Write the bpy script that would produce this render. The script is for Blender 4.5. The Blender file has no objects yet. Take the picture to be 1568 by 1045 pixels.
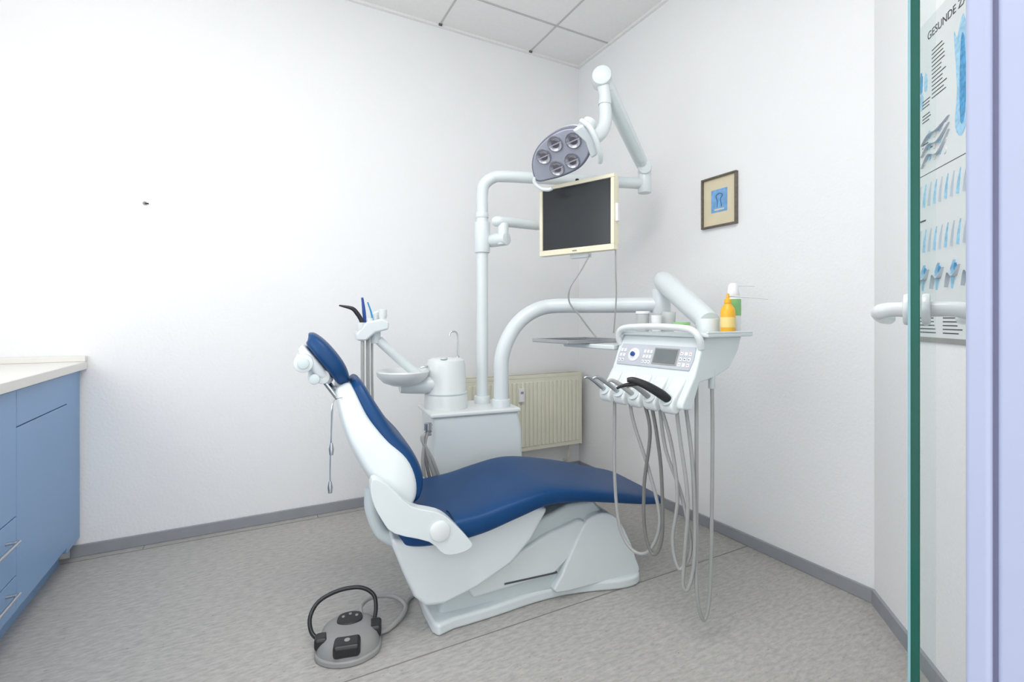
import bpy, bmesh, math, random
from mathutils import Vector, Matrix
random.seed(3)
S=bpy.context.scene
S.view_settings.view_transform='Standard'
S.view_settings.look='None'

# ---------------------------------------------------------------- materials
def lin(c):
    return tuple(((x/255)/12.92 if x/255<=.04045 else ((x/255+.055)/1.055)**2.4) for x in c)
MATS={}
def mat(name,rgb,rough=.45,metal=0,var=.03,scale=12,bump=0,bscale=200,coat=0,spec=.5,emit=0):
    if name in MATS: return MATS[name]
    m=bpy.data.materials.new(name);m.use_nodes=True
    nt=m.node_tree;b=nt.nodes['Principled BSDF']
    c=lin(rgb)
    tc=nt.nodes.new('ShaderNodeTexCoord');n=nt.nodes.new('ShaderNodeTexNoise');n.inputs['Scale'].default_value=scale
    nt.links.new(tc.outputs['Object'],n.inputs['Vector'])
    r=nt.nodes.new('ShaderNodeValToRGB')
    r.color_ramp.elements[0].position=.3;r.color_ramp.elements[1].position=.7
    r.color_ramp.elements[0].color=tuple(x*(1-var) for x in c)+(1,)
    r.color_ramp.elements[1].color=tuple(min(1,x*(1+var)) for x in c)+(1,)
    nt.links.new(n.outputs['Fac'],r.inputs[0]);nt.links.new(r.outputs[0],b.inputs['Base Color'])
    b.inputs['Roughness'].default_value=rough;b.inputs['Metallic'].default_value=metal
    b.inputs['Coat Weight'].default_value=coat
    b.inputs['Specular IOR Level'].default_value=spec
    if bump:
        n2=nt.nodes.new('ShaderNodeTexNoise');n2.inputs['Scale'].default_value=bscale;n2.inputs['Detail'].default_value=3
        nt.links.new(tc.outputs['Object'],n2.inputs['Vector'])
        bp=nt.nodes.new('ShaderNodeBump');bp.inputs['Strength'].default_value=bump;bp.inputs['Distance'].default_value=.004
        nt.links.new(n2.outputs['Fac'],bp.inputs['Height']);nt.links.new(bp.outputs[0],b.inputs['Normal'])
    MATS[name]=m;return m
M_wall=mat('woodchip_wallpaper',(243,243,244),.9,var=.006,scale=3,bump=.4,bscale=75,spec=.1)
M_ceil=mat('ceiling_tile_white',(240,240,238),.95,var=.012,scale=40,bump=.2,bscale=300,spec=.1)
M_grid=mat('ceiling_grid',(196,196,194),.6)
M_gridd=mat('ceiling_gap',(100,98,95),.8)
M_base=mat('baseboard_grey',(152,155,160),.5,var=.04)
M_plas=mat('dental_plastic_white',(220,227,229),.32,coat=.2,var=.01)
M_plas2=mat('dental_plastic_mint',(204,214,216),.35,coat=.15,var=.01)
M_plas3=mat('plastic_warm_white',(226,230,230),.3,coat=.3,var=.01)
M_blue=mat('blue_leatherette',(6,62,112),.42,var=.06,scale=8,bump=.06,bscale=250,spec=.32)
M_seam=mat('blue_seam',(10,38,64),.5)
M_dark=mat('black_plastic',(34,35,38),.35)
M_grey=mat('grey_plastic',(152,152,151),.45,var=.04)
M_pedal=mat('pedal_grey',(142,142,141),.5,var=.04)
M_dgrey=mat('dark_grey_plastic',(78,80,83),.45)
M_jgap=mat('jamb_gap_shade_violet',(104,104,132),.6)  # dark violet stands in for the shade inside the jamb gap
M_chrome=mat('chrome',(215,218,220),.15,1,var=.01)
M_steel=mat('brushed_steel',(190,192,195),.3,1)
M_hose=mat('hose_grey',(168,168,167),.45,var=.02)
M_hose2=mat('hose_dark_grey',(126,124,123),.5,var=.02)
M_cab=mat('cabinet_blue',(134,168,208),.45,var=.012,scale=4)
M_cabg=mat('cabinet_gap',(48,72,108),.7)
M_top=mat('worktop_white',(232,230,225),.35,var=.01)
M_rad=mat('radiator_cream',(228,225,207),.4,var=.01)
M_radg=mat('radiator_groove',(198,194,176),.5)
M_cream=mat('monitor_cream',(240,233,208),.4,var=.01)
M_screen=mat('monitor_screen',(46,49,53),.2,var=.05,scale=2)
M_lampg=mat('lamp_grey_lavender',(168,170,184),.3,coat=.3)
M_lampd=mat('lamp_rim_violet',(118,118,138),.25,coat=.4)
M_refl=mat('lamp_reflector',(178,178,186),.22,.75)
M_refc=mat('lamp_reflector_core',(128,120,128),.25,.5)
M_orange=mat('orange_bottle_mat',(243,182,50),.35)
M_label=mat('label_pale',(240,214,140),.5)
M_green=mat('green_label',(140,196,128),.5)
M_cyan=mat('cyan_plastic',(30,150,205),.35)
M_dblue=mat('deep_blue_plastic',(20,70,150),.35)
M_panel=mat('control_panel_grey',(190,194,202),.4)
M_lcd=mat('lcd_grey',(112,118,120),.2)
M_btn=mat('button_white',(234,234,236),.4)
M_btnb=mat('button_blue',(90,110,160),.4)
M_btnr=mat('button_orange',(225,150,130),.4)
M_frame=mat('picture_frame_bronze',(112,104,94),.45,.3,var=.15,scale=60)
M_mat=mat('picture_passepartout',(224,212,183),.7)
M_pblue=mat('picture_blue',(120,170,218),.6,var=.15,scale=40)
M_pdk=mat('picture_ink',(50,80,130),.6)
M_paper=mat('poster_paper',(224,228,228),.5,var=.01)
M_ink=mat('poster_ink',(60,62,66),.6)
M_pb1=mat('poster_blue_light',(160,205,230),.6,var=.15,scale=70)
M_pb2=mat('poster_blue_mid',(80,155,205),.6,var=.25,scale=90)
M_pg=mat('poster_grey',(194,202,210),.6)
M_jamb=mat('door_jamb_lavender',(172,179,205),.45,var=.01)
M_edge=mat('glass_edge_green',(6,94,80),.15,var=.3,scale=3)
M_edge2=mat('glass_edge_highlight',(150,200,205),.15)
M_sil=mat('handle_white',(214,217,218),.3,coat=.3)
M_seamf=mat('floor_seam_grey',(130,126,123),.7)
M_clear=mat('clear_tub',(238,240,240),.1,var=.01)
M_clear.node_tree.nodes['Principled BSDF'].inputs['Transmission Weight'].default_value=.5

def floor_mat():
    m=bpy.data.materials.new('vinyl_floor');m.use_nodes=True;nt=m.node_tree;b=nt.nodes['Principled BSDF']
    tc=nt.nodes.new('ShaderNodeTexCoord')
    def nz(sc,vec,det=4):
        mp=nt.nodes.new('ShaderNodeMapping');mp.inputs['Scale'].default_value=vec
        n=nt.nodes.new('ShaderNodeTexNoise');n.inputs['Scale'].default_value=sc;n.inputs['Detail'].default_value=det
        nt.links.new(tc.outputs['Object'],mp.inputs[0]);nt.links.new(mp.outputs[0],n.inputs['Vector']);return n
    a=nz(28,(1,3,1),8);a.inputs['Roughness'].default_value=.68
    r=nt.nodes.new('ShaderNodeValToRGB')
    r.color_ramp.elements[0].position=.36;r.color_ramp.elements[0].color=lin((163,160,157))+(1,)
    r.color_ramp.elements[1].position=.64;r.color_ramp.elements[1].color=lin((189,186,182))+(1,)
    nt.links.new(a.outputs['Fac'],r.inputs[0])
    s=nz(50,(1,2.6,1),2);r2=nt.nodes.new('ShaderNodeValToRGB')
    r2.color_ramp.elements[0].position=.25;r2.color_ramp.elements[0].color=(.85,.85,.85,1)
    r2.color_ramp.elements[1].position=.30;r2.color_ramp.elements[1].color=(0,0,0,1)
    nt.links.new(s.outputs['Fac'],r2.inputs[0])
    mx=nt.nodes.new('ShaderNodeMixRGB');nt.links.new(r2.outputs[0],mx.inputs[0]);nt.links.new(r.outputs[0],mx.inputs[1])
    mx.inputs[2].default_value=lin((118,110,104))+(1,)
    nt.links.new(mx.outputs[0],b.inputs['Base Color'])
    b.inputs['Roughness'].default_value=.5;b.inputs['Specular IOR Level'].default_value=.35
    return m
M_floor=floor_mat()
def glass_mat():
    m=bpy.data.materials.new('clear_glass');m.use_nodes=True;nt=m.node_tree;nt.nodes.clear()
    o=nt.nodes.new('ShaderNodeOutputMaterial');t=nt.nodes.new('ShaderNodeBsdfTransparent');g=nt.nodes.new('ShaderNodeBsdfGlossy')
    t.inputs[0].default_value=(.96,.985,.98,1);g.inputs['Roughness'].default_value=.03
    x=nt.nodes.new('ShaderNodeMixShader');x.inputs[0].default_value=.035
    nt.links.new(t.outputs[0],x.inputs[1]);nt.links.new(g.outputs[0],x.inputs[2]);nt.links.new(x.outputs[0],o.inputs[0])
    return m
M_glass=glass_mat()

# ---------------------------------------------------------------- helpers
def empty(name,loc=(0,0,0),rz=0,par=None):
    o=bpy.data.objects.new(name,None);bpy.context.collection.objects.link(o);o.location=loc;o.rotation_euler=(0,0,rz)
    o.empty_display_size=.05
    if par:o.parent=par
    return o
def fin(bm,name,m,par=None,smooth=True,bevel=0,seg=3,angle=40,subd=0):
    bmesh.ops.recalc_face_normals(bm,faces=bm.faces)
    me=bpy.data.meshes.new(name);bm.to_mesh(me);bm.free()
    me.materials.append(m)
    if smooth:
        for p in me.polygons:p.use_smooth=True
        if not subd:me.set_sharp_from_angle(angle=math.radians(angle))
    o=bpy.data.objects.new(name,me);bpy.context.collection.objects.link(o)
    if par:o.parent=par
    if bevel:
        b=o.modifiers.new('b','BEVEL');b.width=bevel;b.segments=seg;b.limit_method='ANGLE';b.angle_limit=math.radians(30);b.harden_normals=True
    if subd:
        s=o.modifiers.new('s','SUBSURF');s.levels=subd;s.render_levels=subd
    return o
def box(name,m,lo,hi,par=None,bevel=0,rot=None):
    bm=bmesh.new();bmesh.ops.create_cube(bm,size=1)
    c=[(a+b)/2 for a,b in zip(lo,hi)];s=[abs(b-a) for a,b in zip(lo,hi)]
    for v in bm.verts:v.co=Vector((v.co.x*s[0],v.co.y*s[1],v.co.z*s[2]))
    if rot is None:
        for v in bm.verts:v.co+=Vector(c)
    o=fin(bm,name,m,par,smooth=bevel>0,bevel=bevel)
    if rot is not None:
        o.location=c;o.rotation_euler=rot
    return o
def boxes(name,m,lst,par=None,bevel=0):
    bm=bmesh.new()
    for lo,hi in lst:
        g=bmesh.ops.create_cube(bm,size=1)['verts']
        for v in g:
            v.co=Vector([(lo[i]+hi[i])/2+v.co[i]*(hi[i]-lo[i]) for i in range(3)])
    return fin(bm,name,m,par,smooth=bevel>0,bevel=bevel,seg=2)
def prism(name,m,prof,a0,a1,par=None,axis='y',bevel=0,seg=4,subd=0):
    bm=bmesh.new()
    def P(p,a):
        if axis=='y':return Vector((p[0],a,p[1]))
        if axis=='z':return Vector((p[0],p[1],a))
        return Vector((a,p[0],p[1]))
    A=[bm.verts.new(P(p,a0)) for p in prof];B=[bm.verts.new(P(p,a1)) for p in prof]
    bm.faces.new(A);bm.faces.new(B[::-1]);n=len(prof)
    for i in range(n):bm.faces.new((A[i],B[i],B[(i+1)%n],A[(i+1)%n]))
    return fin(bm,name,m,par,bevel=bevel,seg=seg,subd=subd)
def crom(pts,n=8,closed=False):
    pts=[Vector(p) for p in pts];out=[];L=len(pts)
    if L<3:return pts
    for i in range(L-1):
        p0=pts[max(i-1,0)];p1=pts[i];p2=pts[i+1];p3=pts[min(i+2,L-1)]
        for k in range(n):
            t=k/n
            out.append(.5*((2*p1)+(p2-p0)*t+(2*p0-5*p1+4*p2-p3)*t*t+(-p0+3*p1-3*p2+p3)*t**3))
    out.append(pts[-1]);return out
def closed_smooth(pts,n=4):
    L=len(pts);out=[]
    for i in range(L):
        p0,p1,p2,p3=[Vector((*pts[(i+k)%L],0)) for k in (-1,0,1,2)]
        for k in range(n):
            t=k/n;q=.5*((2*p1)+(p2-p0)*t+(2*p0-5*p1+4*p2-p3)*t*t+(-p0+3*p1-3*p2+p3)*t**3)
            out.append((q.x,q.y))
    return out
def tube(name,m,pts,r,par=None,n=8,seg=14,cap=True,flat=1.0):
    rs=r if isinstance(r,(list,tuple)) else [r]*len(pts)
    P=[Vector(p) for p in pts]
    C=crom(P,n);L=len(C)
    R=[]
    if len(P)<3:R=list(rs)
    else:
        for i in range(len(P)-1):
            for k in range(n):R.append(rs[i]+(rs[i+1]-rs[i])*k/n)
        R.append(rs[-1])
    bm=bmesh.new();rings=[]
    T0=(C[1]-C[0]).normalized();up=Vector((0,0,1)) if abs(T0.z)<.9 else Vector((1,0,0))
    N=T0.cross(up).normalized()
    for i,c in enumerate(C):
        T=(C[min(i+1,L-1)]-C[max(i-1,0)])
        T=T.normalized() if T.length>1e-9 else T0
        N=(N-T*N.dot(T)).normalized();B=T.cross(N)
        rings.append([bm.verts.new(c+(N*math.cos(a)*flat+B*math.sin(a))*R[i]) for a in [2*math.pi*k/seg for k in range(seg)]])
    for a,b in zip(rings,rings[1:]):
        for k in range(seg):bm.faces.new((a[k],a[(k+1)%seg],b[(k+1)%seg],b[k]))
    if cap:bm.faces.new(rings[0][::-1]);bm.faces.new(rings[-1])
    return fin(bm,name,m,par,angle=50)
def lathe(name,m,prof,loc=(0,0,0),par=None,seg=40,dirv=None,sx=1,sy=1):
    bm=bmesh.new();rings=[]
    for r,z in prof:
        if r<1e-6:rings.append([bm.verts.new((0,0,z))])
        else:rings.append([bm.verts.new((r*sx*math.cos(2*math.pi*k/seg),r*sy*math.sin(2*math.pi*k/seg),z)) for k in range(seg)])
    for a,b in zip(rings,rings[1:]):
        if len(a)==1 and len(b)==1:continue
        for k in range(seg):
            if len(a)==1:bm.faces.new((a[0],b[k],b[(k+1)%seg]))
            elif len(b)==1:bm.faces.new((a[k],a[(k+1)%seg],b[0]))
            else:bm.faces.new((a[k],a[(k+1)%seg],b[(k+1)%seg],b[k]))
    if len(rings[0])>1:bm.faces.new(rings[0][::-1])
    if len(rings[-1])>1:bm.faces.new(rings[-1])
    if dirv is not None:
        q=Vector(dirv).to_track_quat('Z','Y').to_matrix().to_4x4();bmesh.ops.transform(bm,matrix=q,verts=bm.verts)
    bmesh.ops.translate(bm,verts=bm.verts,vec=Vector(loc))
    return fin(bm,name,m,par,angle=35)
def cyl(name,m,p0,p1,r,par=None,r1=None,bev=.004):
    p0=Vector(p0);p1=Vector(p1);h=(p1-p0).length;r1=r if r1 is None else r1
    b=min(bev,h/3,r/2)
    return lathe(name,m,[(0,0),(r-b,0),(r-b*.3,b*.3),(r,b),(r1,h-b),(r1-b*.3,h-b*.3),(r1-b,h),(0,h)],p0,par,32,(p1-p0))
def slab(name,m,st,par=None,exp=4.5,nseg=40,n=6):
    """stations (x,z,halfwidth,thickness) swept in the xz plane, rounded-rect section across y"""
    C=crom([Vector((s[0],s[1],0)) for s in st],n);W=crom([Vector((s[2],s[3],0)) for s in st],n)
    bm=bmesh.new();rings=[];L=len(C)
    for i in range(L):
        T=(C[min(i+1,L-1)]-C[max(i-1,0)]).normalized();N=Vector((-T.y,0,T.x))
        c=Vector((C[i].x,0,C[i].y));w=max(W[i].x,.001);t=max(W[i].y,.001)/2
        ring=[]
        for k in range(nseg):
            a=2*math.pi*k/nseg;ca,sa=math.cos(a),math.sin(a)
            yy=math.copysign(abs(ca)**(2/exp),ca);zz=math.copysign(abs(sa)**(2/exp),sa)
            ring.append(bm.verts.new(c+Vector((0,yy*w,0))+N*zz*t))
        rings.append(ring)
    for a,b in zip(rings,rings[1:]):
        for k in range(nseg):bm.faces.new((a[k],a[(k+1)%nseg],b[(k+1)%nseg],b[k]))
    bm.faces.new(rings[0][::-1]);bm.faces.new(rings[-1])
    return fin(bm,name,m,par,angle=60)

# ---------------------------------------------------------------- room
ZC=2.95;XR=2.115;YB=2.92
XL=-1.36
box('floor',M_floor,(-1.5,-1.2,-.05),(2.3,3.05,0))
box('ceiling',M_ceil,(-1.5,-1.2,ZC),(2.3,3.05,ZC+.05))
box('wall_back',M_wall,(-1.5,YB,0),(2.3,YB+.12,ZC))
box('wall_right',M_wall,(XR,.98,0),(XR+.12,YB,ZC))
prism('wall_diagonal',M_wall,[(XR,.995),(XR+.12,1.0),(XR+.12,.88),(1.40,.165),(1.285,.165)],0,ZC,axis='z')
box('wall_front',M_wall,(.60,.03,0),(1.40,.165,ZC))
boxes('wall_left',M_wall,[((XL-.12,-1.2,0),(XL,YB,1.05)),((XL-.12,-1.2,2.45),(XL,YB,ZC)),((XL-.12,-1.2,1.05),(XL,.1,2.45)),((XL-.12,2.15,1.05),(XL,YB,2.45))])
w=empty('window_1')
boxes('window_frame',M_btn,[((XL-.10,.1,1.05),(XL-.04,2.15,1.11)),((XL-.10,.1,2.39),(XL-.04,2.15,2.45)),((XL-.10,.1,1.11),(XL-.04,.16,2.39)),((XL-.10,2.09,1.11),(XL-.04,2.15,2.39)),((XL-.10,1.09,1.11),(XL-.04,1.16,2.39))],w,bevel=.004)
box('window_glass',M_glass,(XL-.075,.16,1.11),(XL-.07,2.09,2.39),w)
bh=.055
box('baseboard_back',M_base,(-.74,YB-.012,0),(XR,YB,bh),bevel=.003)
box('baseboard_right',M_base,(XR-.012,.995,0),(XR,YB-.012,bh),bevel=.003)
prism('baseboard_diagonal',M_base,[(XR-.012,1.0),(XR,.995),(1.285,.165),(1.268,.165)],0,bh,axis='z')
for i,x in enumerate([-.927,-.273,.381,1.035,1.689]):
    box('trim_%d'%(i+1),M_grid,(x-.006,-1.2,ZC-.003),(x+.006,YB,ZC));tr=i+1
for y in [2.57,1.916,1.262,.608,-.046]:
    tr+=1;box('trim_%d'%tr,M_grid,(-1.36,y-.006,ZC-.004),(XR,y+.006,ZC-.0005))
tr+=1;box('trim_%d'%tr,M_ceil,(-1.36,YB-.02,ZC-.014),(XR,YB,ZC))
tr+=1;box('trim_%d'%tr,M_ceil,(XR-.02,1.0,ZC-.014),(XR,YB-.02,ZC))
for x in (1.035,1.689):
    tr+=1;box('trim_%d'%tr,M_gridd,(x-.010,YB-.032,ZC-.012),(x+.010,YB-.02,ZC-.001))
for lo,hi in [((-.7,1.53,0),(XR-.012,1.534,.0008)),((-.76,2.86,0),(.9,2.864,.0008)),((-.467,2.864,0),(-.463,2.908,.0008)),((.313,2.864,0),(.317,2.908,.0008))]:
    tr+=1;box('trim_%d'%tr,M_seamf,lo,hi)
wp=empty('wall_cable_stub',(-.465,YB,1.66))
cyl('plug',M_grey,(0,0,0),(0,-.005,0),.009,wp);cyl('stub',M_dark,(.0,-.003,0),(.016,-.016,-.003),.0035,wp)

# ---------------------------------------------------------------- radiator
r=empty('radiator',(0,0,0))
x0,x1,z0,z1=1.16,2.05,.215,.72
box('back_panel',M_rad,(x0,2.80,z0),(x1,2.875,z1-.012),r,bevel=.006)
n=27;L=[]
for i in range(n):
    c=x0+.02+(x1-x0-.04)*(i+.5)/n
    L.append(((c-.0115,2.794,z0+.03),(c+.0115,2.802,z1-.045)))
boxes('ridges',M_rad,L,r,bevel=.0045)
boxes('top_grille',M_radg,[((x0+.01+i*.0145,2.806,z1-.012),(x0+.017+i*.0145,2.868,z1)) for i in range(59)],r)
boxes('casing_edges',M_rad,[((x0,2.798,z1-.02),(x1,2.806,z1+.002)),((x0,2.868,z1-.02),(x1,2.876,z1+.002)),((x0-.002,2.798,z0),(x0+.005,2.876,z1+.002)),((x1-.005,2.798,z0),(x1+.002,2.876,z1+.002))],r,bevel=.002)
boxes('wall_brackets',M_rad,[((x0+.1,2.87,z0+.05),(x0+.13,YB,z1-.1)),((x1-.13,2.87,z0+.05),(x1-.1,YB,z1-.1))],r)
box('heat_allocator',M_btn,(1.535,2.775,.55),(1.575,2.793,.64),r,bevel=.004)
box('allocator_display',M_grey,(1.545,2.773,.605),(1.565,2.776,.62),r)
tube('pipe',M_rad,[(1.98,2.85,.22),(1.98,2.86,.12),(1.98,2.90,.08),(1.98,2.925,.08)],.009,r)

# ---------------------------------------------------------------- cabinet
c=empty('base_cabinet')
XF=-.70
box('carcass',M_cab,(XL+.002,.55,.12),(XF-.023,2.90,.865),c)
box('plinth',M_cab,(XL+.002,.55,0),(-.765,2.86,.12),c)
box('end_filler',M_cab,(XF-.04,2.725,.095),(XF-.004,2.90,.865),c)
L=[];hz=[]
def front(y0,y1,za,zb,h=None):
    L.append(((XF-.018,y0+.002,za+.002),(XF,y1-.002,zb-.002)))
    if h:hz.append(h)
front(2.215,2.722,.735,.862);front(2.215,2.722,.12,.735)
front(1.70,2.215,.437,.862)
for ya in (1.185,.67):front(ya,ya+.515,.12,.862)
front(1.70,2.215,.24,.437,.375);front(1.70,2.215,.12,.24,.205)
boxes('fronts',M_cab,L,c,bevel=.0015)
boxes('gaps',M_cabg,[((XF-.022,.57,.125),(XF-.0185,2.722,.86))],c)
for i,z in enumerate(hz):
    tube('handle_%d'%i,M_steel,[(XF,1.92,z),(XF+.028,1.92,z),(XF+.03,1.93,z),(XF+.03,2.125,z),(XF+.028,2.135,z),(XF,2.135,z)],.005,c,n=4)
box('worktop',M_top,(XL+.002,.5,.866),(XF+.02,2.915,.902),c,bevel=.004)
box('upstand',M_top,(XL+.002,2.885,.902),(XF+.02,2.918,.928),c,bevel=.003)

# ---------------------------------------------------------------- dental chair
th=math.radians(-6)
ch=empty('dental_chair',(1.0,1.745,0),th)
slab('seat_cushion',M_blue,[(-.55,.365,.16,.04),(-.535,.366,.21,.07),(-.48,.372,.24,.09),(-.38,.376,.25,.095),(-.27,.388,.252,.092),(-.15,.416,.252,.085),(-.02,.440,.25,.072),(.12,.427,.245,.062),(.28,.395,.237,.055),(.42,.362,.225,.045),(.52,.340,.205,.035),(.553,.332,.175,.02)],ch,exp=5)
tube('seat_seam',M_seam,[(-.375,-.2515,.36),(-.377,-.2505,.40),(-.38,-.235,.4215),(-.38,-.19,.4235),(-.385,-.17,.4235)],.0016,ch,seg=6)
slab('backrest_cushion',M_blue,[(-.692,.885,.08,.02),(-.68,.868,.13,.045),(-.64,.79,.175,.055),(-.585,.70,.205,.06),(-.53,.63,.222,.065),(-.503,.56,.228,.07),(-.508,.505,.22,.06),(-.53,.475,.19,.03)],ch)
slab('backrest_shell',M_plas,[(-.728,.878,.08,.02),(-.72,.857,.14,.06),(-.685,.752,.19,.095),(-.632,.662,.22,.125),(-.578,.59,.24,.15),(-.56,.515,.243,.14),(-.565,.45,.22,.07)],ch,exp=6)
for sg in (-1,1):
    y0,y1=sorted((sg*.235,sg*.283))
    nm='near' if sg<0 else 'far'
    prism('hinge_strap_'+nm,M_plas,closed_smooth([(-.648,.60),(-.60,.575),(-.53,.50),(-.44,.465),(-.395,.43),(-.335,.36),(-.325,.335),(-.36,.32),(-.42,.325),(-.47,.375),(-.58,.42),(-.62,.47),(-.65,.54)],3),y0,y1,ch,bevel=.014)
    cyl('hinge_cap_'+nm,M_plas3,(-.435,sg*.24,.405),(-.435,sg*.293,.405),.034,ch,bev=.008)
slab('headrest_pad',M_blue,[(-.835,1.035,.06,.02),(-.825,1.03,.10,.045),(-.79,.99,.13,.06),(-.745,.93,.13,.06),(-.722,.885,.10,.045),(-.718,.872,.06,.02)],ch)
slab('headrest_shell',M_plas,[(-.862,1.0,.06,.02),(-.85,.99,.09,.035),(-.82,.95,.115,.045),(-.775,.895,.10,.035),(-.762,.88,.06,.02)],ch)
cyl('headrest_knob_near',M_plas,(-.848,-.14,.955),(-.848,-.06,.955),.030,ch)
cyl('headrest_knob_far',M_plas,(-.848,.06,.955),(-.848,.14,.955),.030,ch)
cyl('headrest_knob_cap',M_plas2,(-.848,-.148,.955),(-.848,-.138,.955),.018,ch)
cyl('headrest_axis',M_plas2,(-.845,-.1,.955),(-.845,.1,.955),.02,ch)
box('headrest_block',M_plas,(-.835,-.08,.885),(-.785,.08,.95),ch,bevel=.012)
cyl('headrest_lever',M_plas2,(-.815,-.125,.90),(-.815,.125,.90),.017,ch)
cyl('headrest_lever_b',M_plas3,(-.79,-.105,.905),(-.79,-.06,.905),.024,ch)
for y in (-.05,.05):
    tube('neck_bar_%d'%(y>0),M_chrome,[(-.80,y,.91),(-.765,y,.86),(-.71,y,.78)],.010,ch)
tube('bib_chain',M_chrome,[(-.73,-.15,.84),(-.76,-.19,.83),(-.765,-.2,.76),(-.765,-.2,.70)],.002,ch,seg=6)
tube('bib_chain_b',M_chrome,[(-.76,-.19,.83),(-.766,-.18,.70),(-.768,-.17,.62),(-.768,-.17,.575)],.002,ch,seg=6)
lathe('bib_clip',M_steel,[(0,0),(.006,.002),(.008,.02),(.004,.04),(0,.042)],(-.768,-.17,.535),ch,seg=12)
lathe('bib_clip_b',M_steel,[(0,0),(.006,.002),(.008,.02),(.004,.04),(0,.042)],(-.765,-.2,.665),ch,seg=12)
plate=[(-.435,-.17),(-.36,-.178),(-.2,-.165),(-.05,-.145),(.08,-.14),(.2,-.155),(.33,-.185),(.42,-.18),(.455,-.13),(.465,0)]
plate=plate+[(x,-y) for x,y in plate[:-1]][::-1]
prism('base_plate',M_plas,closed_smooth(plate,3),0,.042,ch,axis='z',bevel=.012)
prism('seat_carrier_shell',M_plas,[(-.58,.37),(-.575,.34),(-.54,.245),(-.505,.16),(-.465,.118),(-.40,.112),(-.28,.145),(-.15,.205),(-.07,.28),(.0,.385),(-.05,.40),(-.15,.38),(-.3,.345),(-.5,.34)],-.205,.205,ch,bevel=.035,seg=6)
prism('lift_pedestal',M_plas2,[(-.40,.03),(-.40,.13),(-.2,.22),(-.02,.31),(.12,.36),(.24,.36),(.30,.28),(.2,.03)],-.135,.135,ch,bevel=.015)
prism('lift_arm_cover',M_plas,[(-.28,.08),(-.30,.115),(-.1,.215),(.02,.265),(.16,.30),(.21,.28),(.12,.16),(.05,.105)],-.155,.155,ch,bevel=.012)
prism('rear_foot_cover',M_plas,closed_smooth([(.05,.035),(.075,.1),(.14,.22),(.19,.295),(.26,.315),(.33,.285),(.385,.2),(.425,.1),(.432,.035),(.25,.034)],3),-.165,.165,ch,bevel=.018)
box('arm_slot',M_dgrey,(-.16,-.1575,.108),(.06,-.13,.114),ch)
cyl('upper_pivot',M_plas2,(.2,-.12,.33),(.2,.12,.33),.05,ch)
tube('back_lever',M_plas2,[(-.635,-.12,.52),(-.635,-.12,.45),(-.60,-.12,.36),(-.53,-.12,.31)],[.02,.022,.022,.02],ch)
tube('back_cable',M_hose2,[(-.62,-.06,.5),(-.64,-.06,.42),(-.58,-.06,.36),(-.53,-.06,.36)],.006,ch)

# ---------------------------------------------------------------- cuspidor unit
un=empty('dental_water_unit',(1.0,1.745,0),th)
prism('unit_housing',M_plas,[(-.31,.645),(.115,.645),(.135,.55),(.14,.40),(.12,.20),(.05,.03),(-.25,.03),(-.29,.20),(-.31,.40)],.36,.64,un,bevel=.02)
box('housing_foot',M_plas2,(-.24,.38,0),(.04,.62,.04),un,bevel=.01)
box('housing_top',M_plas3,(-.325,.35,.64),(.125,.65,.662),un,bevel=.009)
lathe('spittoon_tower',M_plas3,[(0,.66),(.105,.66),(.107,.67),(.105,.73),(.098,.745),(.095,.87),(.088,.895),(.07,.905),(0,.906)],(-.215,.50,0),un)
lathe('tower_ring',M_plas2,[(.1055,.732),(.1065,.734),(.1065,.738),(.1055,.74)],(-.215,.50,0),un)
tube('bowl_bridge',M_plas,[(-.44,.5,.775),(-.33,.5,.78),(-.22,.5,.79)],[.03,.045,.05],un,flat=1.4)
lathe('spittoon_bowl',M_plas3,[(0,.785),(.05,.785),(.09,.80),(.118,.83),(.122,.85),(.119,.856),(.112,.85),(.09,.825),(.04,.805),(0,.803)],(-.43,.47,0),un)
lathe('bowl_drain',M_chrome,[(0,.8045),(.015,.8045),(.017,.807),(0,.808)],(-.43,.47,0),un)
tube('cup_filler',M_chrome,[(-.155,.5,.90),(-.155,.5,.98),(-.157,.5,1.02),(-.17,.5,1.035),(-.19,.5,1.033),(-.197,.5,1.015)],.0045,un)
lathe('cup_filler_base',M_chrome,[(0,0),(.009,0),(.009,.012),(.005,.016),(0,.016)],(-.155,.5,.90),un)
lathe('tower_button',M_plas2,[(0,0),(.018,0),(.016,.006),(0,.006)],(-.24,.44,.905),un)
cyl('rinse_spout',M_chrome,(-.31,.47,.87),(-.35,.47,.865),.006,un)
cyl('column_base',M_plas,(-.01,.55,.655),(-.01,.55,.70),.042,un)
tube('lamp_column',M_plas,[(-.01,.55,.67),(-.01,.55,1.2),(-.01,.55,1.70)],.03,un)
cyl('column_collar',M_plas,(-.01,.55,1.44),(-.01,.55,1.60),.040,un)
cyl('column_collar_top',M_plas,(-.01,.55,1.62),(-.01,.55,1.65),.033,un)
cyl('boom_base',M_plas,(.045,.42,.655),(.045,.42,.70),.045,un)
for i in range(4):
    tube('suction_hose_%d'%i,M_hose2 if i==1 else M_hose,[(-.325,.345,.62-.015*i),(-.35-.006*i,.335,.56),(-.365+.016*i,.33,.45),(-.34+.02*i,.34,.33),(-.3,.36,.25)],.008,un)
lathe('hose_clamp',M_steel,[(0,0),(.018,0),(.018,.03),(0,.03)],(-.34,.34,.595),un,seg=16)

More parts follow.
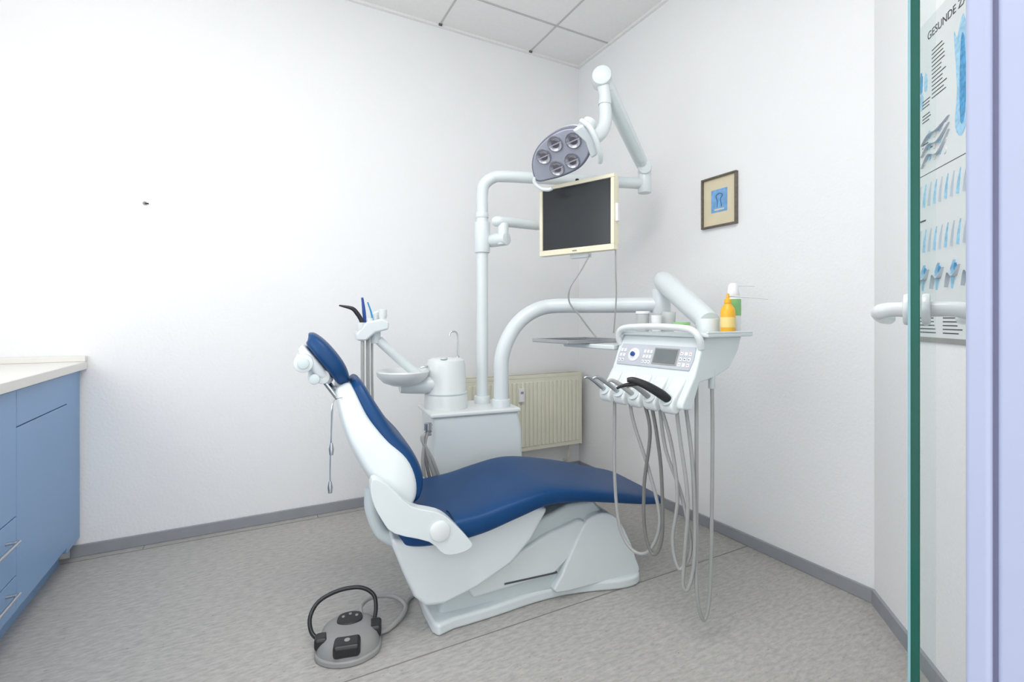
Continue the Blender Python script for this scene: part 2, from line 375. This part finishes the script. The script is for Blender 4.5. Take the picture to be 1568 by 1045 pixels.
# ---------------------------------------------------------------- operating lamp
lp=empty('dental_operating_lamp')
def cw(x,y,z):
    return (1.0+x*math.cos(th)-y*math.sin(th),1.745+x*math.sin(th)+y*math.cos(th),z)
a0=cw(-.01,.55,1.66)
tube('boom',M_plas,[a0,cw(-.01,.55,1.74),cw(.0,.545,1.795),cw(.04,.53,1.83),cw(.09,.51,1.838),cw(.3,.465,1.838),cw(.6,.40,1.838),cw(.83,.352,1.838)],.03,lp)
J=Vector(cw(.855,.345,1.83))
cyl('elbow',M_plas,J+Vector((0,0,-.045)),J+Vector((0,0,.06)),.036,lp)
cyl('elbow_pivot',M_plas,J+Vector((-.03,-.035,.085)),J+Vector((.03,.035,.085)),.036,lp,bev=.01)
Tp=Vector((1.49,1.87,2.265))
J2=J+Vector((0,0,.085))
tube('spring_arm',M_plas,[J2,J2+(Tp-J2)*.12,J2+(Tp-J2)*.5,Tp],[.028,.034,.037,.042],lp)
tube('spring_arm_slot',M_plas2,[J2+(Tp-J2)*.12+Vector((-.014,-.018,-.014)),J2+(Tp-J2)*.88+Vector((-.016,-.02,-.016))],.024,lp)
cyl('arm_hub',M_plas,Tp+Vector((-.026,-.032,-.0)),Tp+Vector((.03,.035,0)),.048,lp,bev=.012)
K=Tp+Vector((.01,-.01,-.08))
tube('drop_joint',M_plas,[Tp,K,K+Vector((0,0,-.05))],[.03,.028,.032],lp)
LC=Vector((1.264,1.874,1.876))
tube('lamp_yoke',M_plas,[K+Vector((0,0,-.04)),K+Vector((.005,.0,-.11)),K+Vector((-.01,.0,-.17)),K+Vector((-.05,.005,-.215)),K+Vector((-.115,.02,-.235))],[.028,.031,.032,.032,.036],lp)
N=Vector((-.66,-.40,-.64)).normalized()
U=Vector((.75,-.40,.56));U=(U-N*U.dot(N)).normalized();V=N.cross(U)
if V.z<0:V=-V
f=1
Mx=Matrix((( U.x,V.x,N.x,LC.x),(U.y,V.y,N.y,LC.y),(U.z,V.z,N.z,LC.z),(0,0,0,1)))
if Mx.to_3x3().determinant()<0:
    Mx=Matrix(((-U.x,V.x,N.x,LC.x),(-U.y,V.y,N.y,LC.y),(-U.z,V.z,N.z,LC.z),(0,0,0,1)));f=-1
lh=empty('lamp_head',par=lp);lh.matrix_world=Mx@Matrix.Scale(.97,4)
out=[(-.20,-.065),(-.175,.005),(-.12,.06),(-.04,.092),(.05,.10),(.12,.08),(.15,.03),(.14,-.04),(.10,-.08),(.04,-.105),(-.05,-.11),(-.14,-.10),(-.185,-.09)]
out=[(x*f,y) for x,y in out];oc=closed_smooth(out,4)
prism('lamp_plate',M_lampg,[(x*.95,y*.93) for x,y in oc],.0,.022,lh,axis='z',bevel=.006)
prism('lamp_rim',M_lampd,oc,-.004,.017,lh,axis='z',bevel=.006)
prism('lamp_cover',M_plas,[(x*.97,y*.96) for x,y in oc],-.035,.0,lh,axis='z',bevel=.014)
for i,(x,y) in enumerate([(-.090,.018),(-.005,.050),(.085,.030),(-.055,-.060),(.035,-.055)]):
    x*=f
    lathe('reflector_%d'%i,M_refl,[(0,.021),(.012,.021),(.028,.023),(.034,.028),(.038,.028),(.040,.021)],(x,y,0),lh,seg=32)
    lathe('reflector_core_%d'%i,M_refc,[(0,.024),(.018,.024),(.020,.022),(0,.022)],(x,y,0),lh,seg=24)
    box('reflector_bar_%d'%i,M_lampg,(x-.034,y-.0025,.026),(x+.034,y+.0025,.030),lh)
prism('lamp_bridge',M_plas,[(x*f,y) for x,y in [(.10,.075),(.16,.08),(.18,.0),(.16,-.075),(.125,-.08),(.135,0)]],-.045,.03,lh,axis='z',bevel=.012)
tube('handle_right',M_plas,[(.15*f,.09,.0),(.185*f,.06,.03),(.195*f,.0,.045),(.185*f,-.07,.045),(.16*f,-.11,.03)],.012,lh)
tube('handle_left',M_plas,[(-.185*f,-.05,.0),(-.205*f,-.08,.02),(-.185*f,-.12,.03),(-.15*f,-.14,.03),(-.13*f,-.142,.025)],.010,lh)
tube('lamp_socket',M_plas,[(.145*f,.05,-.10),(.12*f,.03,-.06),(.08*f,.0,-.02)],[.034,.04,.05],lh)

# ---------------------------------------------------------------- monitor
mo=empty('computer_monitor')
Wd=Vector((.383,-.923,0)).normalized();Nn=Vector((-.923,-.383,0)).normalized()
mo.matrix_world=Matrix(((Wd.x,-Nn.x,0,1.40),(Wd.y,-Nn.y,0,1.957),(0,0,1,1.597),(0,0,0,1)))
wv,hv=.213,.177
prism('monitor_bezel_back',M_cream,[(-wv,-hv),(wv,-hv),(wv,hv),(-wv,hv)],.0,.03,mo,bevel=.006)
bz=.018
boxes('monitor_bezel',M_cream,[((-wv,-.014,-hv),(wv,.002,-hv+.028)),((-wv,-.014,hv-bz),(wv,.002,hv)),((-wv,-.014,-hv+.028),(-wv+bz,.002,hv-bz)),((wv-bz,-.014,-hv+.028),(wv,.002,hv-bz))],mo,bevel=.0025)
box('monitor_screen_panel',M_screen,(-wv+bz-.002,-.006,-hv+.026),(wv-bz+.002,.0,hv-bz+.002),mo)
box('monitor_rear_housing',M_cream,(-.17,.03,-.15),(.205,.06,.165),mo,bevel=.012)
box('monitor_badge',M_grey,(-.012,-.0155,-hv+.01),(.012,-.0138,-hv+.016),mo)
box('side_buttons',M_btn,(wv-.004,.0,-.045),(wv+.012,.022,.04),mo,bevel=.004)
box('cable_block',M_plas,(-.05,.02,-hv-.02),(.06,.05,-hv+.005),mo,bevel=.004)
cyl('webcam',M_dark,(.0,.01,hv),(.0,.01,hv+.016),.009,mo)
box('vesa_plate',M_plas,(-.055,.06,-.055),(.055,.085,.055),mo,bevel=.006)
# swing arm: reaches round the far edge of the screen to its rear plate
ma=empty('arm_assembly',par=mo);ma.matrix_parent_inverse=mo.matrix_world.inverted()
bk=Vector((1.40,1.957,1.60))-Nn*.085
c1=Vector(cw(.032,.55,1.505));h1=Vector(cw(.075,.47,1.505))
cyl('hub_stub',M_plas,c1,h1+(h1-c1)*.3,.034,ma,bev=.008)
cyl('hub_vertical',M_plas,h1+Vector((0,0,-.03)),h1+Vector((0,0,.08)),.028,ma)
tube('arm_link',M_plas,[h1+Vector((-.035,.02,.09)),h1+Vector((0,0,.09)),(1.345,2.235,1.60)],.026,ma)
tube('arm_link_b',M_plas,[(1.345,2.235,1.60),(1.43,2.14,1.60),(1.47,2.03,1.60),bk],.024,ma)
tube('monitor_cable',M_hose,[(1.44,1.90,1.41),(1.40,1.92,1.33),(1.36,1.95,1.25),(1.37,1.97,1.18),(1.42,1.95,1.11),(1.47,1.93,1.04),(1.50,1.90,.99)],.004,ma)
tube('monitor_cable_b',M_hose,[(1.49,1.77,1.52),(1.50,1.78,1.35),(1.52,1.80,1.2),(1.53,1.83,1.03)],.0035,ma)

# ---------------------------------------------------------------- delivery unit
RD=math.radians(6)
DO=Vector((1.1925,1.2965,0))
du=empty('dental_delivery_unit',DO,RD)
def dl(x,y,z):return Vector((DO.x+x*math.cos(RD)-y*math.sin(RD),DO.y+x*math.sin(RD)+y*math.cos(RD),z))
def w2l(p):
    x,y=p[0]-DO.x,p[1]-DO.y
    return (x*math.cos(RD)+y*math.sin(RD),-x*math.sin(RD)+y*math.cos(RD),p[2])
hw=.185
bp=[cw(.045,.42,.67),cw(.045,.42,.80),cw(.048,.42,.90),cw(.075,.415,.99),cw(.13,.41,1.075),cw(.21,.40,1.135),cw(.31,.385,1.163),(1.5,1.96,1.165),(1.71,1.70,1.165)]
tube('support_boom',M_plas,[w2l(p) for p in bp],.037,du,n=10,seg=20)
cyl('boom_joint',M_plas,w2l((1.71,1.70,1.11)),w2l((1.71,1.70,1.24)),.043,du)
e0=Vector((1.715,1.70,1.285));e1=Vector((1.50,1.25,1.085))
tube('spring_arm',M_plas,[w2l(e0+(e0-e1)*.03),w2l(e0+(e1-e0)*.1),w2l(e0+(e1-e0)*.6),w2l(e1)],[.034,.048,.046,.04],du,seg=20)
cyl('arm_end_joint',M_plas,w2l((1.49,1.25,.98)),w2l((1.49,1.25,1.10)),.042,du)
prof=[(0,.806),(.0,.825),(.058,.905),(.062,.91),(.105,1.012),(.125,1.04),(.34,1.04),(.315,.985),(.26,.925),(.18,.90),(.09,.885),(.05,.80)]
prism('head_body',M_plas,prof,-hw,hw,du,bevel=.008)
box('shelf',M_plas,(.105,-.205,1.036),(.375,.20,1.050),du,bevel=.005)
boxes('shelf_rim',M_plas,[((.105,-.205,1.048),(.375,-.197,1.056)),((.367,-.197,1.048),(.375,.192,1.056)),((.105,.192,1.048),(.375,.2,1.056))],du,bevel=.003)
tube('front_handle',M_plas3,[(.105,hw-.005,1.0),(.092,hw-.005,1.035),(.088,hw-.035,1.062),(.088,.05,1.07),(.088,-.06,1.07),(.088,-hw+.035,1.062),(.092,-hw+.005,1.035),(.105,-hw+.005,1.0)],.012,du)
A=Vector((.062,0,.91));B=Vector((.105,0,1.012));sl=(B-A);sn=Vector((-sl.z,0,sl.x)).normalized();st=sl.normalized()
pn=empty('control_panel',par=du)
pn.matrix_local=Matrix(((0,st.x,sn.x,(A.x+B.x)/2),(-1,0,sn.y,0),(0,st.z,sn.z,(A.z+B.z)/2),(0,0,0,1)))
prism('panel_plate',M_panel,[(-.165,-.04),(.160,-.04),(.168,.0),(.165,.045),(-.16,.045),(-.168,0)],-.002,.004,pn,axis='z',bevel=.003)
box('lcd_frame',M_grey,(.0,-.028,.003),(.105,.035,.0055),pn,bevel=.001)
box('lcd',M_lcd,(.006,-.022,.005),(.099,.030,.0065),pn)
L=[]
for i in range(3):
    for j in range(3):
        L.append(((-.045+.014*i,-.028+.02*j,.003),(-.035+.014*i,-.016+.02*j,.006)))
        L.append(((.113+.017*i,-.028+.02*j,.003),(.124+.017*i,-.016+.02*j,.006)))
for i in range(2):
    for j in range(3):L.append(((-.158+.016*i,-.028+.02*j,.003),(-.147+.016*i,-.016+.02*j,.006)))
boxes('buttons',M_btn,L,pn)
boxes('button_marks',M_btnb,[((a[0]+.002,a[1]+.004,.006),(b[0]-.004,b[1]-.004,.0063)) for a,b in L[::3]],pn)
boxes('button_marks_warm',M_btnr,[((a[0]+.002,a[1]+.004,.006),(b[0]-.003,b[1]-.004,.0063)) for a,b in L[1::4]],pn)
lathe('joystick_ring',M_btn,[(0,.003),(.026,.003),(.026,.006),(.02,.008),(0,.008)],(-.09,.002,0),pn,seg=24)
lathe('joystick',M_dblue,[(0,.008),(.008,.008),(.009,.016),(.006,.019),(0,.02)],(-.09,.002,0),pn,seg=20)
ys=[.145,.075,.005,-.065,-.135]
for i,y in enumerate(ys):
    prism('holder_%d'%i,M_plas3,[(.052,.905),(.02,.872),(-.018,.835),(-.024,.812),(-.016,.793),(.0,.785),(.03,.80),(.06,.88)],y-.027,y+.027,du,bevel=.009)
    lathe('holder_ring_%d'%i,M_plas2,[(.013,.0),(.022,.0),(.022,.006),(.013,.006)],(-.013,y,.832),du,seg=24,dirv=(-.75,0,.62))
    cyl('holder_socket_%d'%i,M_dgrey,(-.011,y,.831),(-.014,y,.8335),.014,du,bev=.0005)
def inst(i,m,pts,r):
    tube('instrument_%d'%i,m,pts,r,du,seg=12)
inst(0,M_steel,[(.0,.145,.82),(-.03,.150,.846),(-.065,.158,.874),(-.085,.164,.884),(-.10,.168,.879)],[.008,.0085,.008,.006,.005])
inst(1,M_steel,[(.0,.075,.82),(-.035,.085,.850),(-.075,.098,.880),(-.095,.105,.890),(-.112,.11,.884)],[.008,.0085,.008,.006,.005])
inst(2,M_hose,[(.0,.005,.82),(-.035,.018,.850),(-.07,.033,.876),(-.09,.041,.885),(-.105,.047,.879)],[.008,.0095,.008,.006,.005])
inst(3,M_grey,[(.0,-.065,.82),(-.03,-.058,.845),(-.06,-.048,.868),(-.08,-.04,.876),(-.093,-.034,.870)],[.008,.0095,.008,.006,.005])
inst(4,M_dark,[(.0,-.145,.822),(-.03,-.13,.850),(-.07,-.10,.880),(-.10,-.07,.897),(-.115,-.055,.897)],[.012,.016,.014,.011,.007])
inst(5,M_dark,[(-.085,-.085,.888),(-.11,-.04,.878),(-.12,-.015,.866)],[.008,.006,.004])
hs=[
 [(.03,.14,.82),(.035,.145,.72),(.03,.14,.5),(.035,.12,.32),(.05,.07,.245),(.07,.01,.26),(.08,-.03,.38),(.06,.0,.55),(.04,.055,.72),(.03,.07,.83)],
 [(.03,.005,.82),(.04,-.02,.70),(.05,.015,.50),(.06,.02,.33),(.07,-.01,.255),(.08,-.04,.33),(.07,-.045,.55),(.05,-.04,.70),(.04,-.02,.82)],
 [(.03,-.065,.82),(.05,-.1,.68),(.06,-.12,.5),(.06,-.1,.34),(.07,-.12,.25),(.09,-.15,.33),(.08,-.12,.5),(.06,-.07,.65),(.05,-.05,.82)],
 [(.03,-.135,.82),(.04,-.145,.7),(.06,-.16,.5),(.07,-.14,.3),(.07,-.135,.20),(.08,-.15,.20),(.09,-.165,.32),(.08,-.165,.6),(.06,-.15,.82)],
 [(.10,-.165,.90),(.10,-.165,.7),(.10,-.165,.4),(.10,-.165,.2),(.115,-.17,.105),(.135,-.175,.09),(.155,-.178,.18),(.165,-.178,.4),(.17,-.178,.7),(.17,-.175,.92)],
]
for i,h in enumerate(hs):
    tube('hose_%d'%i,M_hose if i!=1 else M_hose2,h,.0062,du,seg=8)
cyl('hose_ferrule',M_plas2,(.17,-.175,.86),(.17,-.175,.93),.011,du)

def jar(name,p,r,h,m,lid=None):
    e=empty(name,dl(*p))
    lathe('body',m,[(0,0),(r*.85,0),(r*.88,.003),(r,h),(r*.94,h),(r*.82,.006),(0,.006)],(0,0,0),e,seg=28)
    if lid:lathe('lid',lid,[(0,h),(r*1.06,h),(r*1.08,h+.004),(r*1.02,h+.01),(0,h+.01)],(0,0,0),e,seg=28)
    return e
zt=1.0505
jar('plastic_tub',(.17,.125,zt),.026,.068,M_clear,M_btn)
jar('dappen_cup',(.235,.055,zt),.028,.075,M_clear)
jar('dappen_cup',(.165,.055,zt),.020,.062,M_btn)
jar('paste_jar',(.20,-.03,zt),.03,.026,M_btn,M_green)
jar('cotton_cup',(.26,.125,zt),.03,.07,M_clear)
e=empty('spray_can',dl(.338,-.150,zt))
lathe('can_body',M_btn,[(0,0),(.025,0),(.026,.003),(.026,.115),(.022,.126),(.012,.13),(0,.13)],(0,0,0),e,seg=32)
lathe('can_label',M_green,[(.0262,.06),(.0266,.062),(.0266,.118),(.0262,.12)],(0,0,0),e,seg=32)
lathe('can_cap',M_btn,[(0,.128),(.021,.128),(.022,.132),(.017,.170),(.01,.178),(0,.178)],(0,0,0),e,seg=24)
tube('can_nozzle',M_btn,[(0,0,.168),(.04,-.016,.17),(.08,-.03,.168)],.002,e,seg=8)
e=empty('disinfectant_bottle',dl(.276,-.168,zt))
lathe('bottle_body',M_orange,[(0,0),(.023,0),(.025,.004),(.025,.07),(.022,.086),(.012,.100),(.0105,.106),(0,.106)],(0,0,0),e,seg=32)
lathe('bottle_label',M_label,[(.0252,.018),(.0256,.02),(.0256,.052),(.0252,.054)],(0,0,0),e,seg=32)
lathe('bottle_cap',M_orange,[(0,.104),(.013,.104),(.013,.116),(.006,.121),(.004,.138),(0,.139)],(0,0,0),e,seg=24)
tube('bottle_nozzle',M_btn,[(0,0,.130),(.06,-.024,.126),(.15,-.05,.120)],.002,e,seg=8)

tp=empty('instrument_tray',dl(.12,.45,0),RD)
box('tray_plate',M_grey,(-.16,-.12,.996),(.16,.12,1.001),tp,bevel=.002)
boxes('tray_rim',M_steel,[((-.16,-.12,.999),(-.152,.12,1.012)),((.152,-.12,.999),(.16,.12,1.012)),((-.152,-.12,.999),(.152,-.112,1.012)),((-.152,.112,.999),(.152,.12,1.012))],tp,bevel=.002)
boxes('tray_perforations',M_dgrey,[((-.145+.0145*i,-.108+.0155*j,1.0005),(-.136+.0145*i,-.098+.0155*j,1.0018)) for i in range(20) for j in range(14)],tp)
box('tray_support',M_plas,(-.04,-.255,.975),(.04,.05,.995),tp,bevel=.006)

# ---------------------------------------------------------------- assistant holder
ah=empty('suction_instrument_holder',(1.0,1.745,0),th)
tube('holder_arm',M_plas,[(-.54,.48,1.0),(-.50,.48,.96),(-.42,.49,.885),(-.32,.5,.80)],[.022,.022,.022,.024],ah)
cyl('arm_joint',M_plas,(-.555,.48,.985),(-.555,.48,1.055),.024,ah)
prism('holder_head',M_plas,[(-.645,1.03),(-.60,1.085),(-.53,1.10),(-.50,1.085),(-.50,1.05),(-.56,1.035),(-.60,1.0),(-.64,1.0)],.42,.54,ah,bevel=.01)
for i,(x,y) in enumerate([(-.62,.44),(-.585,.47),(-.555,.50),(-.525,.45)]):
    lathe('socket_%d'%i,M_plas3,[(0,0),(.016,0),(.019,.01),(.019,.04),(.015,.042),(0,.042)],(x,y,1.04+.02*i),ah,seg=20)
tube('syringe_black',M_dark,[(-.615,.44,1.05),(-.62,.44,1.09),(-.64,.44,1.125),(-.66,.44,1.145),(-.70,.44,1.155),(-.715,.44,1.158)],[.009,.010,.010,.009,.005,.003],ah)
tube('suction_tip_blue',M_dblue,[(-.60,.46,1.06),(-.607,.46,1.13),(-.612,.46,1.175),(-.615,.46,1.195)],[.008,.008,.006,.005],ah)
tube('suction_tip_cyan',M_cyan,[(-.565,.47,1.08),(-.575,.47,1.13),(-.59,.47,1.175)],[.004,.004,.003],ah)
tube('suction_tip_white',M_plas,[(-.55,.5,1.09),(-.555,.5,1.12),(-.535,.5,1.13)],[.012,.011,.009],ah)
for i,(x,y) in enumerate([(-.615,.44),(-.59,.46),(-.57,.48)]):
    tube('suction_hose_%d'%i,M_hose,[(x,y,1.04),(x,y,.95),(x+.002,y,.75),(x+.02,y,.5),(x+.08,y-.01,.34),(x+.2,y-.02,.25),(-.30,y-.03,.28)],.0085 if i<2 else .006,ah,seg=10)

# ---------------------------------------------------------------- foot control
fp=empty('dental_foot_control',(.285,1.70,0),math.radians(-14))
o2=[(-.095,-.07),(-.05,-.105),(.0,-.115),(.05,-.105),(.095,-.07),(.105,-.02),(.09,.05),(.05,.08),(0,.088),(-.05,.08),(-.09,.05),(-.105,-.02)]
oc=closed_smooth(o2,4)
prism('pedal_base',M_grey,oc,0,.02,fp,axis='z',bevel=.006)
bm=bmesh.new();rings=[]
for k,(s_,z_) in enumerate([(.95,.015),(.93,.035),(.86,.052),(.72,.064),(.5,.070),(.2,.072)]):
    rings.append([bm.verts.new((x*s_,y*s_+.01*(k>1),z_)) for x,y in oc])
for a_,b_ in zip(rings,rings[1:]):
    for k in range(len(a_)):bm.faces.new((a_[k],a_[(k+1)%len(a_)],b_[(k+1)%len(a_)],b_[k]))
bm.faces.new(rings[-1]);bm.faces.new(rings[0][::-1])
fin(bm,'pedal_body',M_pedal,fp,angle=60)
prism('pedal_top',M_dark,[(x*.40,y*.36+.035) for x,y in oc],.066,.076,fp,axis='z',bevel=.004)
box('front_pad',M_dark,(-.042,-.112,.026),(.042,-.05,.068),fp,bevel=.012)
box('left_rocker',M_dark,(-.105,-.055,.025),(-.062,-.01,.066),fp,bevel=.011)
box('right_rocker',M_dark,(.062,-.03,.025),(.105,.03,.066),fp,bevel=.011)
cyl('front_pad_ring',M_grey,(0,-.08,.067),(0,-.08,.070),.009,fp,bev=.001)
for i,x in enumerate((-.022,.0,.022)):
    cyl('top_button_%d'%i,M_grey,(x,.035+.012*(i==1),.075),(x,.035+.012*(i==1),.079),.005,fp,bev=.001)
tube('carry_handle',M_dark,[(-.095,.0,.03),(-.122,.02,.05),(-.13,.05,.085),(-.105,.085,.115),(-.04,.11,.130),(.03,.11,.130),(.075,.09,.11),(.085,.06,.08),(.08,.035,.05)],.007,fp)
tube('cable',M_hose,[(.04,.085,.03),(.03,.13,.05),(.07,.19,.045),(.15,.20,.03),(.19,.14,.018),(.15,.06,.012),(.11,.03,.012),(.085,.02,.02)],.008,fp)
tube('cable_b',M_hose,[(.09,.01,.02),(.13,.04,.010),(.18,.11,.010),(.2,.2,.010),(.245,.25,.010)],.008,fp)

# ---------------------------------------------------------------- framed picture
fr=empty('framed_picture',(XR,1.695,1.702))
hwp,hhp=.106,.131
boxes('frame',M_frame,[((-.02,-hwp,-hhp),(0,hwp,-hhp+.01)),((-.02,-hwp,hhp-.01),(0,hwp,hhp)),((-.02,-hwp,-hhp+.01),(0,-hwp+.01,hhp-.01)),((-.02,hwp-.01,-hhp+.01),(0,hwp,hhp-.01))],fr,bevel=.002)
box('passepartout',M_mat,(-.008,-hwp+.009,-hhp+.009),(-.002,hwp-.009,hhp-.009),fr)
box('print',M_pblue,(-.0095,-.048,-.055),(-.0078,.048,.062),fr)
tube('print_tooth',M_pdk,[(-.0095,-.015,-.03),(-.0095,-.01,.01),(-.0095,-.02,.03),(-.0095,.0,.04),(-.0095,.018,.028),(-.0095,.01,.0),(-.0095,.012,-.03)],.0018,fr,seg=6)
box('print_caption',M_mat,(-.0101,-.03,-.045),(-.0095,.028,-.038),fr)

# ---------------------------------------------------------------- poster on the diagonal wall
po=empty('dental_anatomy_poster')
s2=1/math.sqrt(2)
Po=Vector((1.877,.757,1.04))
po.matrix_world=Matrix(((-s2,0,-s2,Po.x),(-s2,0,s2,Po.y),(0,1,0,Po.z),(0,0,0,1)))
PW,PH=.68,.98
box('sheet',M_paper,(0,0,.001),(PW,PH,.003),po)
box('bottom_strip',M_grey,(0,-.012,.001),(PW,.003,.005),po)
def txt(name,s,x,y,size,m=M_ink):
    cu=bpy.data.curves.new(name,'FONT');cu.body=s;cu.size=size;cu.materials.append(m);cu.extrude=.0002
    o=bpy.data.objects.new(name,cu);bpy.context.collection.objects.link(o);o.parent=po;o.location=(x,y,.0035);return o
txt('title','GESUNDE Z\u00c4HNE',.06,.915,.034)
L=[]
for r_ in range(13):
    L.append(((.085,.87-.012*r_,.003),(.085+random.uniform(.05,.08),.873-.012*r_,.0036)))
for r_ in range(5):
    for c_ in range(5):
        L.append(((.015+c_*.13,.06-.011*r_,.003),(.015+c_*.13+random.uniform(.06,.10),.063-.011*r_,.0036)))
for yy in (.60,.69,.735):
    for r_ in range(3):L.append(((.03,yy-.01*r_,.003),(.03+random.uniform(.03,.06),yy+.003-.01*r_,.0036)))
L.append(((.01,.505,.003),(.66,.507,.0036)));L.append(((.01,.362,.003),(.05,.367,.0036)))
boxes('text_lines',M_ink,L,po)
def blob(name,m,cx,cy,rx,ry,z=.0034,k=24,wob=.16):
    ps=[]
    for i in range(k):
        a=2*math.pi*i/k;q=1+random.uniform(-wob,wob)
        ps.append((cx+rx*q*math.cos(a),cy+ry*q*math.sin(a)))
    return prism(name,m,ps,.003,z,po,axis='z')
prism('tooth_enamel',M_pb1,closed_smooth([(.20,.86),(.215,.84),(.225,.86),(.245,.89),(.262,.83),(.27,.70),(.262,.60),(.235,.56),(.205,.60),(.215,.70)],3),.003,.0034,po,axis='z')
prism('tooth_core',M_pb2,closed_smooth([(.235,.83),(.25,.82),(.258,.70),(.25,.61),(.232,.60),(.228,.70)],3),.003,.0038,po,axis='z')
# jaw sketches: curved gum line drawings with little teeth
for j in range(3):
    tube('jaw_line_%d'%j,M_pg,[(.03,.53+.035*j,.0035),(.08,.56+.03*j,.0035),(.13,.55+.035*j,.0035),(.18,.60+.02*j,.0035)],[.006,.012,.012,.005],po,seg=6,flat=.12)
    for i in range(5):
        blob('jaw_tooth_%d_%d'%(j,i),M_pb1 if i%2 else M_paper,.045+i*.028,.548+.034*j+.006*(i%2),.008,.011,.0052)
blob('tooth_small',M_pb2,.022,.80,.010,.035);blob('tooth_small_b',M_pb1,.026,.74,.012,.025);blob('tooth_small_c',M_pb1,.05,.79,.010,.03)
for row,(yy,hh) in enumerate([(.44,.035),(.30,.035)]):
    for i in range(22):
        xx=.018+i*.030
        tube('tooth_%d_%d'%(row,i),M_pb1 if i%2 else M_pg,[(xx-.004,yy-hh,.0035),(xx,yy,.0035),(xx+.006,yy+hh,.0035)],[.0075,.006,.002],po,seg=6,flat=.15)
for i in range(8):
    x_=.04+i*.08
    tube('gum_section_%d'%i,M_pg,[(x_-.03,.15,.0035),(x_-.012,.19,.0035),(x_+.012,.18,.0035),(x_+.03,.21,.0035)],[.010,.014,.014,.006],po,seg=6,flat=.1)
    tube('gum_root_%d'%i,M_pb1,[(x_-.005,.145,.0045),(x_+.002,.175,.0045),(x_+.002,.20,.0045),(x_+.008,.225,.0045)],[.003,.008,.010,.005],po,seg=6,flat=.12)
    blob('gum_mark_%d'%i,M_pb2,x_+.010,.205,.005,.011,.006)

# ---------------------------------------------------------------- glass door standing open, free edge towards the doorway
ne=Vector((.721,.2955,0));fe=Vector((1.545,.592,0));dd=(fe-ne);Ld=dd.length
gd=empty('door_1',ne,math.atan2(dd.y,dd.x))
box('glass_pane',M_glass,(.006,-.005,.012),(Ld,.005,2.1),gd)
box('glass_edge',M_edge,(.0,-.0055,.012),(.006,.0055,2.1),gd,bevel=.001)
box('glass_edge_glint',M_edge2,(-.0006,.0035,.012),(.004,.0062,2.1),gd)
boxes('floor_pivot',M_steel,[((Ld-.14,-.012,0),(Ld+.01,.012,.04)),((Ld-.14,-.012,2.07),(Ld+.01,.012,2.12))],gd,bevel=.003)
hz=1.112;hxp=.06
for sg,nm,of in ((1,'room',.041),(-1,'outer',.050)):
    cyl('rosette_'+nm,M_sil,(hxp,sg*.005,hz),(hxp,sg*.014,hz),.021,gd)
    tube('lever_'+nm,M_sil,[(hxp,sg*.012,hz),(hxp,sg*(of-.014),hz),(hxp+.003,sg*(of-.004),hz-.002),(hxp+.016,sg*of,hz-.005),(hxp+.06,sg*of,hz-.010),(hxp+.11,sg*(of-.003),hz-.012)],[.010,.010,.0105,.010,.0095,.009],gd)
jb=empty('door_frame_1')
box('jamb_rebate',M_jamb,(.528,.1645,0),(.62,.1815,ZC),jb,bevel=.004)
box('jamb_reveal',M_jamb,(.530,.02,0),(.62,.1618,ZC),jb,bevel=.004)
box('jamb_gap_shade',M_jgap,(.532,.158,0),(.6,.166,ZC),jb)  # strip filling the open jamb gap, its shade painted in as colour

# ---------------------------------------------------------------- lights
W=bpy.data.worlds.new('w');S.world=W;W.use_nodes=True
bg=W.node_tree.nodes['Background'];bg.inputs[0].default_value=(.98,.988,1,1);bg.inputs[1].default_value=2.1
def area(name,loc,rot,sx,sy,p,col=(1,1,1)):
    l=bpy.data.lights.new(name,'AREA');l.shape='RECTANGLE';l.size=sx;l.size_y=sy;l.energy=p;l.color=col
    o=bpy.data.objects.new(name,l);bpy.context.collection.objects.link(o);o.location=loc;o.rotation_euler=rot;return o
area('window_daylight',(XL-.03,1.12,1.75),(0,-math.pi/2,0),1.25,1.95,9.5,(.97,.985,1))
cl=empty('added_fill_panel',(.2,.75,ZC-.012))  # unseen ceiling fixture, added to brighten the room
area('added_fill_light',(.2,.75,ZC-.02),(0,0,0),1.1,1.1,29,(1,.99,.975))  # added fill lamp above the view, paired with the frame below
boxes('added_fill_frame',M_btn,[((-.6,-.6,-.01),(.6,-.56,.012)),((-.6,.56,-.01),(.6,.6,.012)),((-.6,-.56,-.01),(-.56,.56,.012)),((.56,-.56,-.01),(.6,.56,.012))],cl)

# ---------------------------------------------------------------- camera
cam=bpy.data.cameras.new('camera');co=bpy.data.objects.new('camera',cam);bpy.context.collection.objects.link(co)
cam.sensor_width=36;cam.lens=36*743/1568;cam.shift_y=-34.5/1568;cam.clip_start=.02
co.location=(0,0,1.1);co.rotation_euler=(math.pi/2,0,-math.radians(28.06))
S.camera=co
